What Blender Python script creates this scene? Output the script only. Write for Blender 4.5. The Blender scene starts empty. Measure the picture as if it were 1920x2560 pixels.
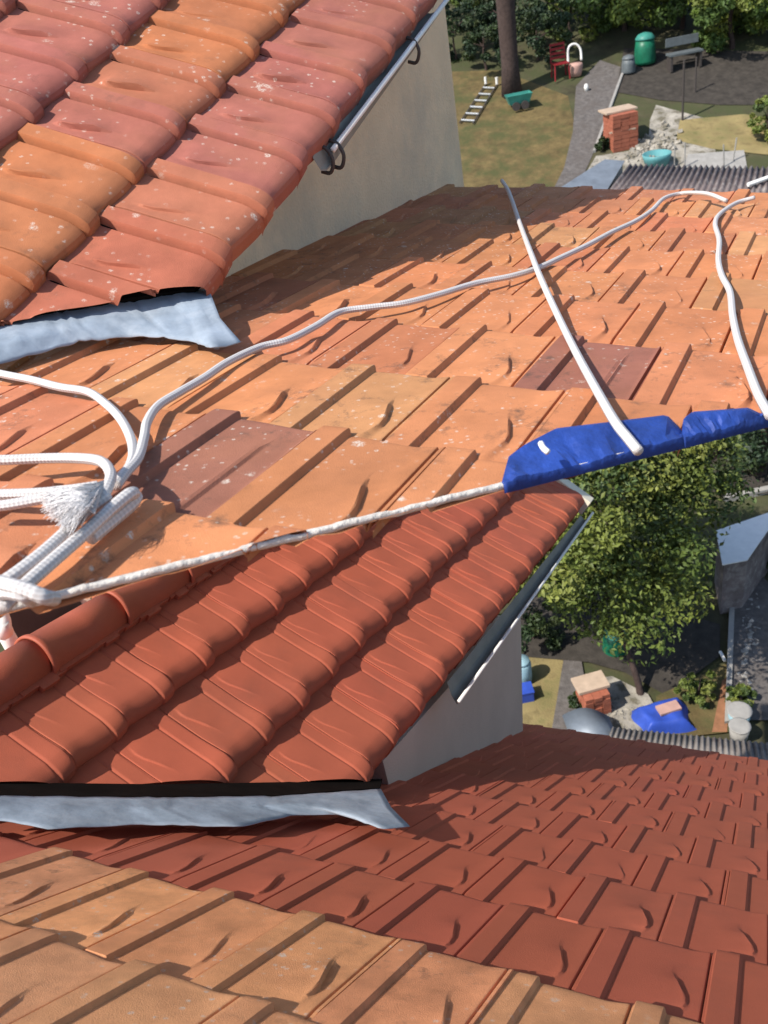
import bpy, bmesh, math, random
import numpy as np
from mathutils import Vector, Matrix

random.seed(7)
RNG = np.random.default_rng(11)
SC = bpy.context.scene
COL = SC.collection

# ------------------------------------------------------------------ camera, sky, sun, exposure
FOC, CX, CY = 2200.0, 960.0, 1280.0
U = 0.24                                   # metres in one tile cover width
CAM_H = 9.6
DN = np.array([.16, .81, .565]); DN /= np.linalg.norm(DN)          # "down" seen from the camera
FW = np.array([0, 0, 1.]) - DN * DN[2]; FW /= np.linalg.norm(FW)
RT = np.cross(DN, FW)
if RT[0] < 0: RT = -RT
B = np.array([RT, FW, -DN])                                          # camera axes -> world axes
CAM = np.array([0, 0, CAM_H])

cd = bpy.data.cameras.new("camera"); cam = bpy.data.objects.new("camera", cd); COL.objects.link(cam)
cd.sensor_fit = 'HORIZONTAL'; cd.sensor_width = 36.0; cd.lens = 36.0 * FOC / 1920.0
cd.clip_start = 0.05; cd.clip_end = 2000
m = Matrix.Identity(4)
for i in range(3):
    m[i][0], m[i][1], m[i][2] = B[i][0], -B[i][1], -B[i][2]
    m[i][3] = CAM[i]
cam.matrix_world = m
SC.camera = cam
cd.dof.use_dof = True; cd.dof.focus_distance = 2.4; cd.dof.aperture_fstop = 8.5

SUN_EL, SUN_AZ = math.radians(50.5), math.radians(68)                  # azimuth the light travels towards
SDIR = np.array([math.cos(SUN_EL) * math.sin(SUN_AZ), math.cos(SUN_EL) * math.cos(SUN_AZ), -math.sin(SUN_EL)])
sl = bpy.data.lights.new("sun", 'SUN'); sun = bpy.data.objects.new("sun", sl); COL.objects.link(sun)
sl.energy = 4.6; sl.angle = math.radians(0.6); sl.color = (1, .95, .88)
sun.rotation_mode = 'QUATERNION'
sun.rotation_quaternion = Vector(SDIR).to_track_quat('-Z', 'Y')
sun.location = (-20, -20, 40)
w = bpy.data.worlds.new("World"); SC.world = w; w.use_nodes = True
nt = w.node_tree; nt.nodes.clear()
sky = nt.nodes.new('ShaderNodeTexSky'); sky.sky_type = 'NISHITA'; sky.sun_disc = False
sky.sun_elevation = SUN_EL; sky.sun_rotation = SUN_AZ + math.pi
bg = nt.nodes.new('ShaderNodeBackground'); bg.inputs['Strength'].default_value = 0.15
wo = nt.nodes.new('ShaderNodeOutputWorld')
nt.links.new(sky.outputs[0], bg.inputs[0]); nt.links.new(bg.outputs[0], wo.inputs[0])
vs = SC.view_settings
vs.view_transform = 'Standard'; vs.look = 'None'; vs.gamma = 1; vs.exposure = 0.4
vs.use_curve_mapping = False

# ------------------------------------------------------------------ geometry of the place
def W(X): return B @ np.asarray(X, float) + CAM
def ray(x, y): return np.array([(x - CX) / FOC, (y - CY) / FOC, 1.0])
def rayw(x, y): return B @ ray(x, y)

class Plane:
    """a roof slope: origin t, across-direction a, downslope b, row/width ratio q (in tile widths)"""
    def __init__(s, R, t, q):
        R = np.array(R); s.a = B @ R[:, 0]; s.b = B @ R[:, 1]; s.o = W(np.array(t) * U)
        s.n = np.cross(s.a, s.b)
        s.flip = s.n[2] < 0
        if s.flip: s.n = -s.n
        s.q = q
    def p(s, u, v, h=0): return s.o + s.a * (u * U) + s.b * (v * U * s.q) + s.n * h
    def at(s, x, y, h=0):
        d = rayw(x, y); k = (s.n @ (s.o + s.n * h - CAM)) / (s.n @ d); return CAM + d * k
    def uv(s, P): Y = P - s.o; return (Y @ s.a) / U, (Y @ s.b) / (U * s.q)

LR = Plane([[0.91279546, 0.39493887, 0.10405639], [0.04889755, 0.1472696, -0.98788698], [-0.40547931, 0.90682686, 0.11511548]], [-3.96777296, 3.29398544, 7.64763665], 1.7557)
UR = Plane([[0.9003225, 0.43350093, -0.03868246], [0.16724203, -0.42665068, -0.88881905], [-0.40180778, 0.79375446, -0.45662278]], [-1.14553, -0.70558417, 6.94396709], 1.49724)
UD = Plane([[-0.35820167, 0.91809481, 0.16968644], [0.75368748, 0.3916113, -0.52782172], [-0.55104151, -0.06117608, -0.83223238]], [-2.70318042, -7.55148757, 12.47391056], 1.49244)
LD = Plane([[0.4518033, 0.78084786, -0.43145151], [-0.34678821, 0.59931294, 0.72149978], [0.82195603, -0.17635369, 0.54156039]], [-4.93822885, 2.26804683, 12.48792314], 1.52184)
# run the across-direction of the lower dormer the other way so that every slope has the same handedness
LD.a = -LD.a; LD.flip = False

SLOPE0, SLOPE = 15.0, 0.30
def gz(y): return max(0.0, min((y - SLOPE0) * SLOPE, 9.5))
def GP(x, y, h=0.0):
    d = rayw(x, y); t = 1.0
    f = lambda t: CAM[2] + d[2] * t - gz(CAM[1] + d[1] * t) - h
    while f(t) > 0 and t < 400: t += 0.25
    a, b = t - .25, t
    for _ in range(30):
        c = (a + b) / 2
        if f(c) > 0: a = c
        else: b = c
    return CAM + d * a
def DP(x, y, dist): d = rayw(x, y); return CAM + d * dist
UP = np.array([0, 0, 1.0])

# ------------------------------------------------------------------ materials
def mat(name, col, rough=.75, var=.15, scale=6., bump=0., bscale=40., attr=None, spec=.3, metal=0., noise2=None):
    M = bpy.data.materials.new(name); M.use_nodes = True
    T = M.node_tree; N = T.nodes; L = T.links; bs = N['Principled BSDF']
    bs.inputs['Roughness'].default_value = rough; bs.inputs['Metallic'].default_value = metal
    bs.inputs['Specular IOR Level'].default_value = spec
    tc = N.new('ShaderNodeTexCoord')
    if attr:
        at = N.new('ShaderNodeAttribute'); at.attribute_name = attr; base = at.outputs['Color']
    else:
        r = N.new('ShaderNodeRGB'); r.outputs[0].default_value = (*col, 1); base = r.outputs[0]
    no = N.new('ShaderNodeTexNoise'); no.inputs['Scale'].default_value = scale; no.inputs['Detail'].default_value = 6
    no.inputs['Roughness'].default_value = .65
    L.new(tc.outputs['Object'], no.inputs['Vector'])
    mr = N.new('ShaderNodeMapRange'); mr.inputs[1].default_value = .3; mr.inputs[2].default_value = .7
    mr.inputs[3].default_value = 1 - var; mr.inputs[4].default_value = 1 + var
    L.new(no.outputs['Fac'], mr.inputs[0])
    mx = N.new('ShaderNodeVectorMath'); mx.operation = 'SCALE'
    L.new(base, mx.inputs[0]); L.new(mr.outputs[0], mx.inputs['Scale'])
    out = mx.outputs[0]
    if noise2:
        c2, sc2, lo, hi = noise2
        n2 = N.new('ShaderNodeTexNoise'); n2.inputs['Scale'].default_value = sc2; n2.inputs['Detail'].default_value = 5
        n2.inputs['Roughness'].default_value = .7
        L.new(tc.outputs['Object'], n2.inputs['Vector'])
        m2 = N.new('ShaderNodeMapRange'); m2.inputs[1].default_value = lo; m2.inputs[2].default_value = hi
        L.new(n2.outputs['Fac'], m2.inputs[0])
        mm = N.new('ShaderNodeMix'); mm.data_type = 'RGBA'
        L.new(m2.outputs[0], mm.inputs['Factor']); L.new(out, mm.inputs['A']); mm.inputs['B'].default_value = (*c2, 1)
        out = mm.outputs['Result']
    L.new(out, bs.inputs['Base Color'])
    if bump:
        nb = N.new('ShaderNodeTexNoise'); nb.inputs['Scale'].default_value = bscale; nb.inputs['Detail'].default_value = 6
        L.new(tc.outputs['Object'], nb.inputs['Vector'])
        bp = N.new('ShaderNodeBump'); bp.inputs['Strength'].default_value = bump; bp.inputs['Distance'].default_value = .01
        L.new(nb.outputs['Fac'], bp.inputs['Height']); L.new(bp.outputs[0], bs.inputs['Normal'])
    M['out'] = 0
    return M

def clay(name, lichen, dirt, rough=.85, spots=26., var=.16):
    """fired clay: per-tile tint x blotches, chalky lichen rosettes, grime"""
    M = mat(name, (0, 0, 0), rough, var, 9., .22, 420., attr='tint', spec=.25)
    T = M.node_tree; N = T.nodes; L = T.links; bs = N['Principled BSDF']
    prev = bs.inputs['Base Color'].links[0].from_socket
    tc = [n for n in N if n.type == 'TEX_COORD'][0]
    def mix(fac, col, prev):
        mm = N.new('ShaderNodeMix'); mm.data_type = 'RGBA'
        L.new(fac, mm.inputs['Factor']); L.new(prev, mm.inputs['A']); mm.inputs['B'].default_value = (*col, 1)
        return mm.outputs['Result']
    def noise(scale, detail=4, rough=.6):
        n = N.new('ShaderNodeTexNoise'); n.inputs['Scale'].default_value = scale; n.inputs['Detail'].default_value = detail
        n.inputs['Roughness'].default_value = rough
        L.new(tc.outputs['Object'], n.inputs['Vector']); return n
    def ramp(sock, lo, hi, a=0., b=1.):
        r = N.new('ShaderNodeMapRange'); r.inputs[1].default_value = lo; r.inputs[2].default_value = hi
        r.inputs[3].default_value = a; r.inputs[4].default_value = b; L.new(sock, r.inputs[0]); return r.outputs[0]
    def mul(a, b):
        n = N.new('ShaderNodeMath'); n.operation = 'MULTIPLY'; L.new(a, n.inputs[0]); L.new(b, n.inputs[1]); return n.outputs[0]
    # hue drift inside a tile
    prev = mix(ramp(noise(5, 3).outputs['Fac'], .45, .75, 0, .35), (.36, .15, .075), prev)
    # fine grime
    if dirt:
        g = mul(ramp(noise(17, 8, .75).outputs['Fac'], .54, .72), ramp(noise(2.2, 2).outputs['Fac'], .42, .62))
        k = N.new('ShaderNodeMath'); k.operation = 'MULTIPLY'; L.new(g, k.inputs[0]); k.inputs[1].default_value = dirt
        prev = mix(k.outputs[0], (.085, .06, .045), prev)
    if lichen:
        for sc, rad, thr, amt in ((spots, .24, .78, lichen), (spots * .42, .17, .84, lichen * .9), (spots * 2.6, .32, .62, lichen * .75), (spots * .2, .12, .80, lichen * .85)):
            wv = N.new('ShaderNodeVectorMath'); wv.operation = 'ADD'
            nn = noise(60, 3); sc3 = N.new('ShaderNodeVectorMath'); sc3.operation = 'SCALE'; sc3.inputs['Scale'].default_value = .35 / sc
            L.new(nn.outputs['Color'], sc3.inputs[0]); L.new(tc.outputs['Object'], wv.inputs[0]); L.new(sc3.outputs[0], wv.inputs[1])
            v = N.new('ShaderNodeTexVoronoi'); v.inputs['Scale'].default_value = sc; L.new(wv.outputs[0], v.inputs['Vector'])
            d = ramp(v.outputs['Distance'], rad * .55, rad, 1, 0)
            sp = N.new('ShaderNodeSeparateColor'); L.new(v.outputs['Color'], sp.inputs[0])
            on = ramp(sp.outputs[0], thr, thr + .02)
            br = ramp(noise(230, 4, .7).outputs['Fac'], .4, .56)
            f = mul(mul(mul(d, on), br), ramp(noise(2.6 if sc < 12 else 4.5, 3).outputs['Fac'], .43, .56))
            k = N.new('ShaderNodeMath'); k.operation = 'MULTIPLY'; L.new(f, k.inputs[0]); k.inputs[1].default_value = amt
            prev = mix(k.outputs[0], (.62, .55, .46), prev)
    L.new(prev, bs.inputs['Base Color'])
    return M

M_CLAY = clay("weathered_clay", 1.0, .95)
M_BARE = clay("bare_ochre_clay", 1.0, .9, spots=20., var=.24)
M_CLAYD = clay("lichen_spotted_clay", .95, .45, spots=17.)
M_PAINT = mat("brick_red_roof_paint", (0, 0, 0), .82, .06, 5., .12, 300., attr='tint', spec=.3, noise2=((.30, .085, .05), 3.5, .52, .95))
M_RIDGE = mat("brick_red_ridge_paint", (.385, .094, .05), .6, .1, 5., .15, 200., spec=.35)
M_ZINC = mat("zinc_sheet", (.27, .32, .375), .72, .25, 7., .25, 22., metal=0., spec=.2, noise2=((.40, .44, .48), 4., .5, .8))
M_GUT = mat("grey_gutter", (.26, .25, .215), .8, .15, 6., spec=.08)
M_WHITE = mat("white_paint", (.82, .80, .75), .5, .06, 8.)
M_CREAM = mat("cream_paint", (.70, .64, .50), .6, .06, 8.)
M_RENDER = mat("cream_wall_render", (.84, .61, .395), .9, .12, 2.2, .5, 90., noise2=((.55, .45, .33), 1.7, .45, .8))
M_RENDER2 = mat("grey_wall_render", (.54, .435, .35), .9, .08, 2.2, .35, 130.)
M_MORTAR = mat("lime_mortar", (.64, .60, .54), .95, .12, 20., .6, 90.)
M_DARK = mat("dark_timber_and_shade", (.010, .008, .007), .95, .3, 9., spec=.03)  # deck timber; also the painted shade under the lower dormer's tile edge
M_TARP = mat("blue_tarpaulin", (.015, .05, .25), .62, .35, 14., .3, 90., spec=.4)
M_IRON = mat("dark_iron", (.06, .05, .045), .6, .2, 20.)
M_SLATE = mat("slate_grey_sheet", (.075, .088, .096), .7, .15, 8.)
M_SHEET = mat("blue_grey_metal_sheet", (.17, .195, .225), .5, .2, 3., metal=.2)
M_CORR = mat("weathered_corrugated_sheet", (.15, .12, .115), .8, .35, 4., .2, 30., noise2=((.30, .27, .25), 6., .5, .7))
M_CORR2 = mat("pale_corrugated_sheet", (.26, .23, .205), .8, .3, 4., .2, 30., noise2=((.14, .11, .10), 5., .5, .7))
M_GROUND = mat("garden_ground", (.065, .058, .03), .95, .45, 1.6, .8, 14., noise2=((.055, .062, .024), .9, .42, .6))
M_LAWN = mat("dry_lawn", (.125, .09, .036), .95, .4, 3., .9, 30., noise2=((.07, .072, .025), 1.3, .45, .65))
M_PATH = mat("gravel_path", (.12, .107, .098), .95, .35, 9., .9, 30., noise2=((.10, .085, .075), 2.6, .45, .7))
M_SOIL = mat("dark_soil", (.045, .038, .031), .95, .4, 5., .9, 20.)
M_RUBBLE = mat("pale_rubble", (.33, .30, .25), .95, .5, 8., 1., 18., noise2=((.13, .115, .08), 4., .48, .62))
M_STRAW = mat("straw_grass", (.24, .185, .08), .95, .4, 4., .9, 30., noise2=((.13, .12, .045), 2., .48, .66))
M_BARK = mat("bark", (.06, .04, .034), .95, .35, 12., .9, 30.)
M_BRICK = mat("stacked_brick", (.33, .105, .06), .85, .2, 9.)
M_PLANK = mat("weathered_plank", (.44, .33, .24), .85, .15, 9.)
M_TEAL = mat("teal_plastic", (.045, .22, .175), .45, .2, 6.)
M_GREEN = mat("green_plastic", (.012, .13, .07), .4, .25, 5.)
M_GREYP = mat("grey_plastic", (.11, .125, .13), .5, .2, 6.)
M_RED = mat("red_plastic", (.26, .02, .024), .45, .15, 6.)
M_BLUE = mat("blue_plastic", (.03, .07, .36), .45, .2, 6.)
M_LBLUE = mat("pale_blue_plastic", (.27, .42, .47), .5, .2, 6.)
M_PINK = mat("pink_clay", (.45, .27, .22), .8, .15, 6.)
M_CONC = mat("pale_concrete", (.30, .285, .26), .9, .15, 5., .3, 30.)
M_ALU = mat("aluminium", (.58, .60, .60), .35, .08, 6., metal=.5)
M_RUST = mat("rusty_edge", (.26, .12, .06), .9, .3, 6.)
M_LEAF = mat("leaf", (0, 0, 0), .55, .12, 3., attr='tint', spec=.35)

def rope_mat():
    M = bpy.data.materials.new("braided_rope"); M.use_nodes = True
    T = M.node_tree; N = T.nodes; L = T.links; bs = N['Principled BSDF']
    a = N.new('ShaderNodeAttribute'); a.attribute_name = 'weave'
    sx = N.new('ShaderNodeSeparateXYZ'); L.new(a.outputs['Vector'], sx.inputs[0])
    def lin(op, p, q):
        n = N.new('ShaderNodeMath'); n.operation = op
        for i, x in enumerate((p, q)):
            if isinstance(x, float): n.inputs[i].default_value = x
            elif x is not None: L.new(x, n.inputs[i])
        return n.outputs[0]
    s1 = lin('SINE', lin('MULTIPLY', lin('ADD', sx.outputs[0], sx.outputs[1]), 6.2832), None)
    s2 = lin('SINE', lin('MULTIPLY', lin('SUBTRACT', sx.outputs[0], sx.outputs[1]), 6.2832), None)
    k = lin('MULTIPLY', s1, s2)
    mr = N.new('ShaderNodeMapRange'); mr.inputs[1].default_value = -1; mr.inputs[2].default_value = 1
    mr.inputs[3].default_value = 0; mr.inputs[4].default_value = 1; L.new(k, mr.inputs[0])
    mm = N.new('ShaderNodeMix'); mm.data_type = 'RGBA'; L.new(mr.outputs[0], mm.inputs['Factor'])
    mm.inputs['A'].default_value = (.44, .41, .39, 1); mm.inputs['B'].default_value = (.66, .63, .60, 1)
    L.new(mm.outputs['Result'], bs.inputs['Base Color'])
    bp = N.new('ShaderNodeBump'); bp.inputs['Strength'].default_value = .6; bp.inputs['Distance'].default_value = .0015
    L.new(mr.outputs[0], bp.inputs['Height']); L.new(bp.outputs[0], bs.inputs['Normal'])
    bs.inputs['Roughness'].default_value = .8
    return M
M_ROPE = rope_mat()
M_FRAY = mat("frayed_fibre", (.66, .64, .63), .8, .08, 30.)

# ------------------------------------------------------------------ object helpers
def tag(o, label, cat, group=None, kind=None):
    if label: o['label'] = label
    if cat: o['category'] = cat
    if group: o['group'] = group
    if kind: o['kind'] = kind
    return o
def thing(name, base, label, cat, group=None):
    e = bpy.data.objects.new(name, None); COL.objects.link(e); e.location = Vector(base); e.empty_display_size = .2
    return tag(e, label, cat, group)
def put(o, parent):
    if parent is not None:
        M = Matrix.Identity(4); p = parent
        while p is not None: M = Matrix.Translation(p.location) @ M; p = p.parent
        o.parent = parent; o.location = -M.to_translation() if parent.type == 'EMPTY' or M.to_translation().length > 0 else (0, 0, 0)
    return o
def mesh_obj(name, V, F, mt, parent=None, smooth=False, tint=None, weave=None):
    me = bpy.data.meshes.new(name)
    me.from_pydata([tuple(map(float, v)) for v in V], [], [tuple(map(int, f)) for f in F]); me.update()
    if tint is not None:
        a = me.color_attributes.new('tint', 'FLOAT_COLOR', 'POINT')
        c = np.ones((len(V), 4), np.float32); c[:, :3] = tint; a.data.foreach_set('color', c.ravel())
    if weave is not None:
        a = me.attributes.new('weave', 'FLOAT_VECTOR', 'POINT'); a.data.foreach_set('vector', np.asarray(weave, np.float32).ravel())
    if smooth: me.polygons.foreach_set('use_smooth', [True] * len(me.polygons))
    me.materials.append(mt)
    o = bpy.data.objects.new(name, me); COL.objects.link(o)
    return put(o, parent)

class MB:
    def __init__(s): s.v = []; s.f = []
    def add(s, V, F):
        k = len(s.v); s.v += [np.asarray(x, float) for x in V]; s.f += [tuple(i + k for i in f) for f in F]; return s
    def box(s, c, ax, ay, az):
        """centre and three half-axis vectors"""
        c, ax, ay, az = map(np.asarray, (c, ax, ay, az))
        V = [c + i * ax + j * ay + k * az for k in (-1, 1) for j in (-1, 1) for i in (-1, 1)]
        return s.add(V, [(0, 2, 3, 1), (4, 5, 7, 6), (0, 1, 5, 4), (2, 6, 7, 3), (0, 4, 6, 2), (1, 3, 7, 5)])
    def prism(s, poly, off):
        off = np.asarray(off); n = len(poly)
        V = list(poly) + [np.asarray(p) + off for p in poly]
        return s.add(V, [tuple(range(n))[::-1], tuple(range(n, 2 * n))] + [(i, (i + 1) % n, n + (i + 1) % n, n + i) for i in range(n)])
    def tube(s, P, r, k=8, cap=True):
        P = [np.asarray(p, float) for p in P]; n = len(P); R = r if hasattr(r, '__len__') else [r] * n
        rings = []
        ref = np.array([.13, .27, .95])
        for i, p in enumerate(P):
            t = P[min(i + 1, n - 1)] - P[max(i - 1, 0)]; t = t / (np.linalg.norm(t) + 1e-9)
            x = np.cross(t, ref); x /= np.linalg.norm(x) + 1e-9; y = np.cross(t, x)
            rings += [p + R[i] * (math.cos(2 * math.pi * j / k) * x + math.sin(2 * math.pi * j / k) * y) for j in range(k)]
        F = [(i * k + j, i * k + (j + 1) % k, (i + 1) * k + (j + 1) % k, (i + 1) * k + j) for i in range(n - 1) for j in range(k)]
        if cap: F += [tuple(range(k))[::-1], tuple((n - 1) * k + j for j in range(k))]
        return s.add(rings, F)
    def lathe(s, c, prof, k=16, axis=UP, xdir=np.array([1., 0, 0])):
        """prof: (radius, height)"""
        ydir = np.cross(axis, xdir); V = []
        for r, h in prof:
            V += [np.asarray(c) + axis * h + r * (math.cos(2 * math.pi * j / k) * xdir + math.sin(2 * math.pi * j / k) * ydir) for j in range(k)]
        n = len(prof)
        F = [(i * k + j, i * k + (j + 1) % k, (i + 1) * k + (j + 1) % k, (i + 1) * k + j) for i in range(n - 1) for j in range(k)]
        F += [tuple(range(k))[::-1], tuple((n - 1) * k + j for j in range(k))]
        return s.add(V, F)
    def build(s, name, mt, parent=None, smooth=False, bevel=0):
        o = mesh_obj(name, s.v, s.f, mt, parent, smooth)
        bm = bmesh.new(); bm.from_mesh(o.data); bmesh.ops.recalc_face_normals(bm, faces=bm.faces)
        if bevel: bmesh.ops.bevel(bm, geom=list(bm.edges), offset=bevel, segments=2, profile=.6, affect='EDGES')
        bm.to_mesh(o.data); bm.free()
        return o

def spline(P, n=8):
    P = [np.asarray(p, float) for p in P]; Q = [2 * P[0] - P[1]] + P + [2 * P[-1] - P[-2]]; out = []
    for i in range(1, len(Q) - 2):
        a, b, c, d = Q[i - 1], Q[i], Q[i + 1], Q[i + 2]
        for k in range(n):
            t = k / n
            out.append(.5 * (2 * b + (c - a) * t + (2 * a - 5 * b + 4 * c - d) * t * t + (3 * b - a - 3 * c + d) * t ** 3))
    return out + [P[-1]]

def clip(o, pts_normals):
    """cut a mesh with planes (point, normal); what lies on the normal's side is removed"""
    bm = bmesh.new(); bm.from_mesh(o.data)
    for p, n in pts_normals:
        bmesh.ops.bisect_plane(bm, geom=list(bm.verts) + list(bm.edges) + list(bm.faces), dist=1e-6,
                               plane_co=Vector(p), plane_no=Vector(n), clear_outer=True)
    bm.to_mesh(o.data); bm.free()
    return o
def cut(P, pa, pb, away):
    """cutting plane square to slope P through points pa, pb; removes the side where point 'away' lies"""
    n = np.cross(pb - pa, P.n); n /= np.linalg.norm(n)
    if (away - pa) @ n < 0: n = -n
    return (pa, n)

# ------------------------------------------------------------------ roof tiles
US = np.array([-.262, -.257, -.250, -.242, -.235, -.20, -.12, -.05, -.034, -.024, -.014, -.006, -.001, .004, .009, .016, .024, .034, .045, .06, .12, .18, .24, .30, .36, .41, .44, .45, .46, .47, .48, .49, .50, .51, .52, .53, .54, .55, .56, .57, .58, .59,
               .60, .61, .62, .63, .64, .65, .66, .67, .68, .69, .70, .708, .715, .722, .729, .736, .745, .765])
def sst(a, b, x): t = np.clip((x - a) / (b - a), 0, 1); return t * t * (3 - 2 * t)
def lug_edge(v): return np.where(v < .25, .50 + .42 * v, .605 - .50 * (v - .25))
def tile_height(u, v, kind, groove=0., ribamp=1., lugamp=1., roll=0., edge=1., gap=.015, kink=0.):
    rib = .0135 * sst(-.256, -.236, u) * (1 - sst(-.032, -.006, u))
    rib *= sst(-.03, .0, v) * ribamp
    h = rib - .002 * (u < -.25) + roll * sst(.45, .95, v) * np.cos((u + .2465) * math.pi) ** 4 * (1 - sst(.755, .765, u) * .5) - gap * np.exp(-((u - .722) / .008) ** 2) * sst(.0, .03, v) - groove * np.exp(-((u - .010) / .016) ** 2) * sst(.02, .06, v)
    if kind == 0:
        ud = lug_edge(v); wd = .013 + .06 * (1 - sst(.10, .26, v))
        lug = np.clip((u - .14) / np.maximum(ud - .14, .05), 0, 1) ** 1.5 * (1 - sst(ud - .005, ud + wd, u))
        h = h + .0105 * (1 + .45 * sst(.14, .28, v)) * lugamp * lug * sst(.12 - .15 * kink, .21 - .19 * kink, v) * (1 - sst(.44, .60, v))
        h = h + .003 * np.sin((u + .02) / .75 * math.pi).clip(0, 1) * (1 - .6 * v)
        h = h + edge * .0095 * sst(.50, .79, u) * (.35 + .65 * sst(0, .12, v))
    else:
        for c in (.40, .46):
            h = h + .005 * np.exp(-((u - c) / .012) ** 2) * sst(.0, .05, v) * (1 - sst(.72, .8, v))
        h = h + .007 * np.exp(-((u - .72) / .03) ** 2)
    return h

def tile_field(name, P, rows, shift, u0, u1, tint, mt, parent, nose=(.05, .008), keep=None, kinds=None, smoothpaint=1.0, rise=.015, drop_all=.016, groove=0., **shape):
    nz, drop = nose
    VS = np.concatenate([[-.03, .0, .04, .09, .13, .18, .22, .30, .38, .46, .52, .60, .70, .80, .88], 1 - nz * np.array([1, .75, .5, .3, .15, .06, 0])])
    VS = np.unique(np.round(VS, 4)); nu, nv = len(US), len(VS)
    uu, vv = np.meshgrid(US, VS); uu0 = uu
    # slide the columns so that they follow the slanting lug of each tile
    tent = np.clip(np.minimum((uu - .16) / .42, (.69 - uu) / .11), 0, 1)
    uu = uu + tent * np.clip(lug_edge(vv) - .58, -.16, .15) * (1 - sst(.7, .9, vv))
    V = []; F = []; C = []; k = 0
    for r in rows:
        sh = shift(r)
        for c in range(int(math.floor(u0 - sh)), int(math.ceil(u1 - sh)) + 1):
            uc = c + sh
            if keep and not keep(uc, r): continue
            kd = kinds(uc, r) if kinds else 0
            j = RNG.normal(0, 1, 5); uk = uu0 if kd else uu
            lift = .005 + rise * vv
            h = lift + tile_height(uk, vv, kd, groove, **dict(shape, lugamp=shape.get('lugamp', 1.) * float(np.clip(RNG.normal(.72, .25), .15, 1.2)))) * smoothpaint - drop_all + j[0] * .0012 + (uu - .25) * j[1] * .0025 + (vv - .5) * j[2] * .002
            tt = np.clip((vv - (1 - nz)) / nz, 0, 1)
            ribness = sst(-.256, -.236, uu) * (1 - sst(-.032, -.006, uu))
            vx = vv + j[3] * .010 + (uu - .25) * RNG.normal(0, .012) + .018 * ribness * tt + .012 * tt * np.sin((uu + .2) * 5.5)
            h = h - drop * (1 - np.sqrt(np.clip(1 - tt ** 2, 0, 1)))
            u = uc + uk + j[4] * .006
            X = P.o + (u * U)[..., None] * P.a + (vx * U * P.q + (r - 1) * U * P.q)[..., None] * P.b + h[..., None] * P.n
            vt = X.reshape(-1, 3)
            V.append(vt)
            idx = np.arange(nu * nv).reshape(nv, nu) + k
            q = np.stack([idx[:-1, :-1], idx[:-1, 1:], idx[1:, 1:], idx[1:, :-1]], -1).reshape(-1, 4)
            F.append(q); k += nu * nv
            # butt edge and the two flanks
            b = X[-1]; V += [b, b - P.n * (rise + shape.get('roll', 0) * 1.5 - .004)]; ii = np.arange(nu - 1)
            F.append(np.stack([k + ii, k + ii + 1, k + nu + ii + 1, k + nu + ii], -1)); k += 2 * nu
            s0 = X[:, 0]; V += [s0, s0 - P.n * .012]; jj = np.arange(nv - 1)
            F.append(np.stack([k + jj, k + nv + jj, k + nv + jj + 1, k + jj + 1], -1)[:, ::-1]); k += 2 * nv
            s1 = X[:, -1]; V += [s1, s1 - P.n * .012]
            F.append(np.stack([k + jj, k + nv + jj, k + nv + jj + 1, k + jj + 1], -1)); k += 2 * nv
            col = np.array(tint(uc, r))
            C.append(np.repeat(col[None], nu * nv + 2 * nu + 4 * nv, 0))
    V = np.concatenate(V); F = np.concatenate(F); C = np.concatenate(C)
    me = bpy.data.meshes.new(name)
    me.vertices.add(len(V)); me.vertices.foreach_set('co', V.astype(np.float32).ravel())
    me.loops.add(F.size); me.loops.foreach_set('vertex_index', F.astype(np.int32).ravel())
    me.polygons.add(len(F)); me.polygons.foreach_set('loop_start', np.arange(0, F.size, 4, dtype=np.int32))
    me.polygons.foreach_set('use_smooth', np.ones(len(F), bool))
    me.update(calc_edges=True)
    a = me.color_attributes.new('tint', 'FLOAT_COLOR', 'POINT')
    cc = np.ones((len(V), 4), np.float32); cc[:, :3] = C; a.data.foreach_set('color', cc.ravel())
    me.set_sharp_from_angle(angle=math.radians(26))
    me.materials.append(mt)
    o = bpy.data.objects.new(name, me); COL.objects.link(o)
    return put(o, parent)

def jit(c, s=.08): f = 1 + random.gauss(0, s); return [x * f * (1 + random.gauss(0, .018)) for x in c]

def deck(name, P, poly_uv, h0, h1, mt, parent, cuts=()):
    mb = MB(); mb.prism([P.p(u, v, h0) for u, v in poly_uv], P.n * (h1 - h0))
    o = mb.build(name, mt, parent)
    if cuts:
        bm = bmesh.new(); bm.from_mesh(o.data)
        for p, n in cuts:
            g = bmesh.ops.bisect_plane(bm, geom=list(bm.verts) + list(bm.edges) + list(bm.faces), dist=1e-6, plane_co=Vector(p), plane_no=Vector(n), clear_outer=True)
            bmesh.ops.edgeloop_fill(bm, edges=[e for e in g['geom_cut'] if isinstance(e, bmesh.types.BMEdge)])
        bm.to_mesh(o.data); bm.free()
    return o

ORANGE, PINK, RED, BROWN = (.51, .198, .083), (.49, .185, .088), (.47, .165, .078), (.29, .115, .075)

# ================================================================== HOUSE WITH THE ROPES
H1 = thing('house', (UR.p(-2, 6)[0], UR.p(-2, 6)[1], gz(UR.p(-2, 6)[1])), 'house with weathered orange clay tiles, white ropes and blue tarpaulin lying on its roof', 'house')
DG0, DG1 = (-150, 1557.5), (2060, 1012.3)
diag = lambda x: 1517 - .2467 * (x - 14)
ea, eb = UR.at(0, diag(0), .012), UR.at(1906, diag(1906), .012)
cut_diag = cut(UR, ea, eb, UR.at(960, diag(960) + 60))
la, lb = UR.at(-60, 1540), UR.at(-60, 800)
cut_left = cut(UR, la, lb, UR.at(-300, 1100))
rb_, ra_ = UR.at(1965, 1030), UR.at(1990, 480)
cut_right = cut(UR, rb_, ra_, UR.p(6, 4))

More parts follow.
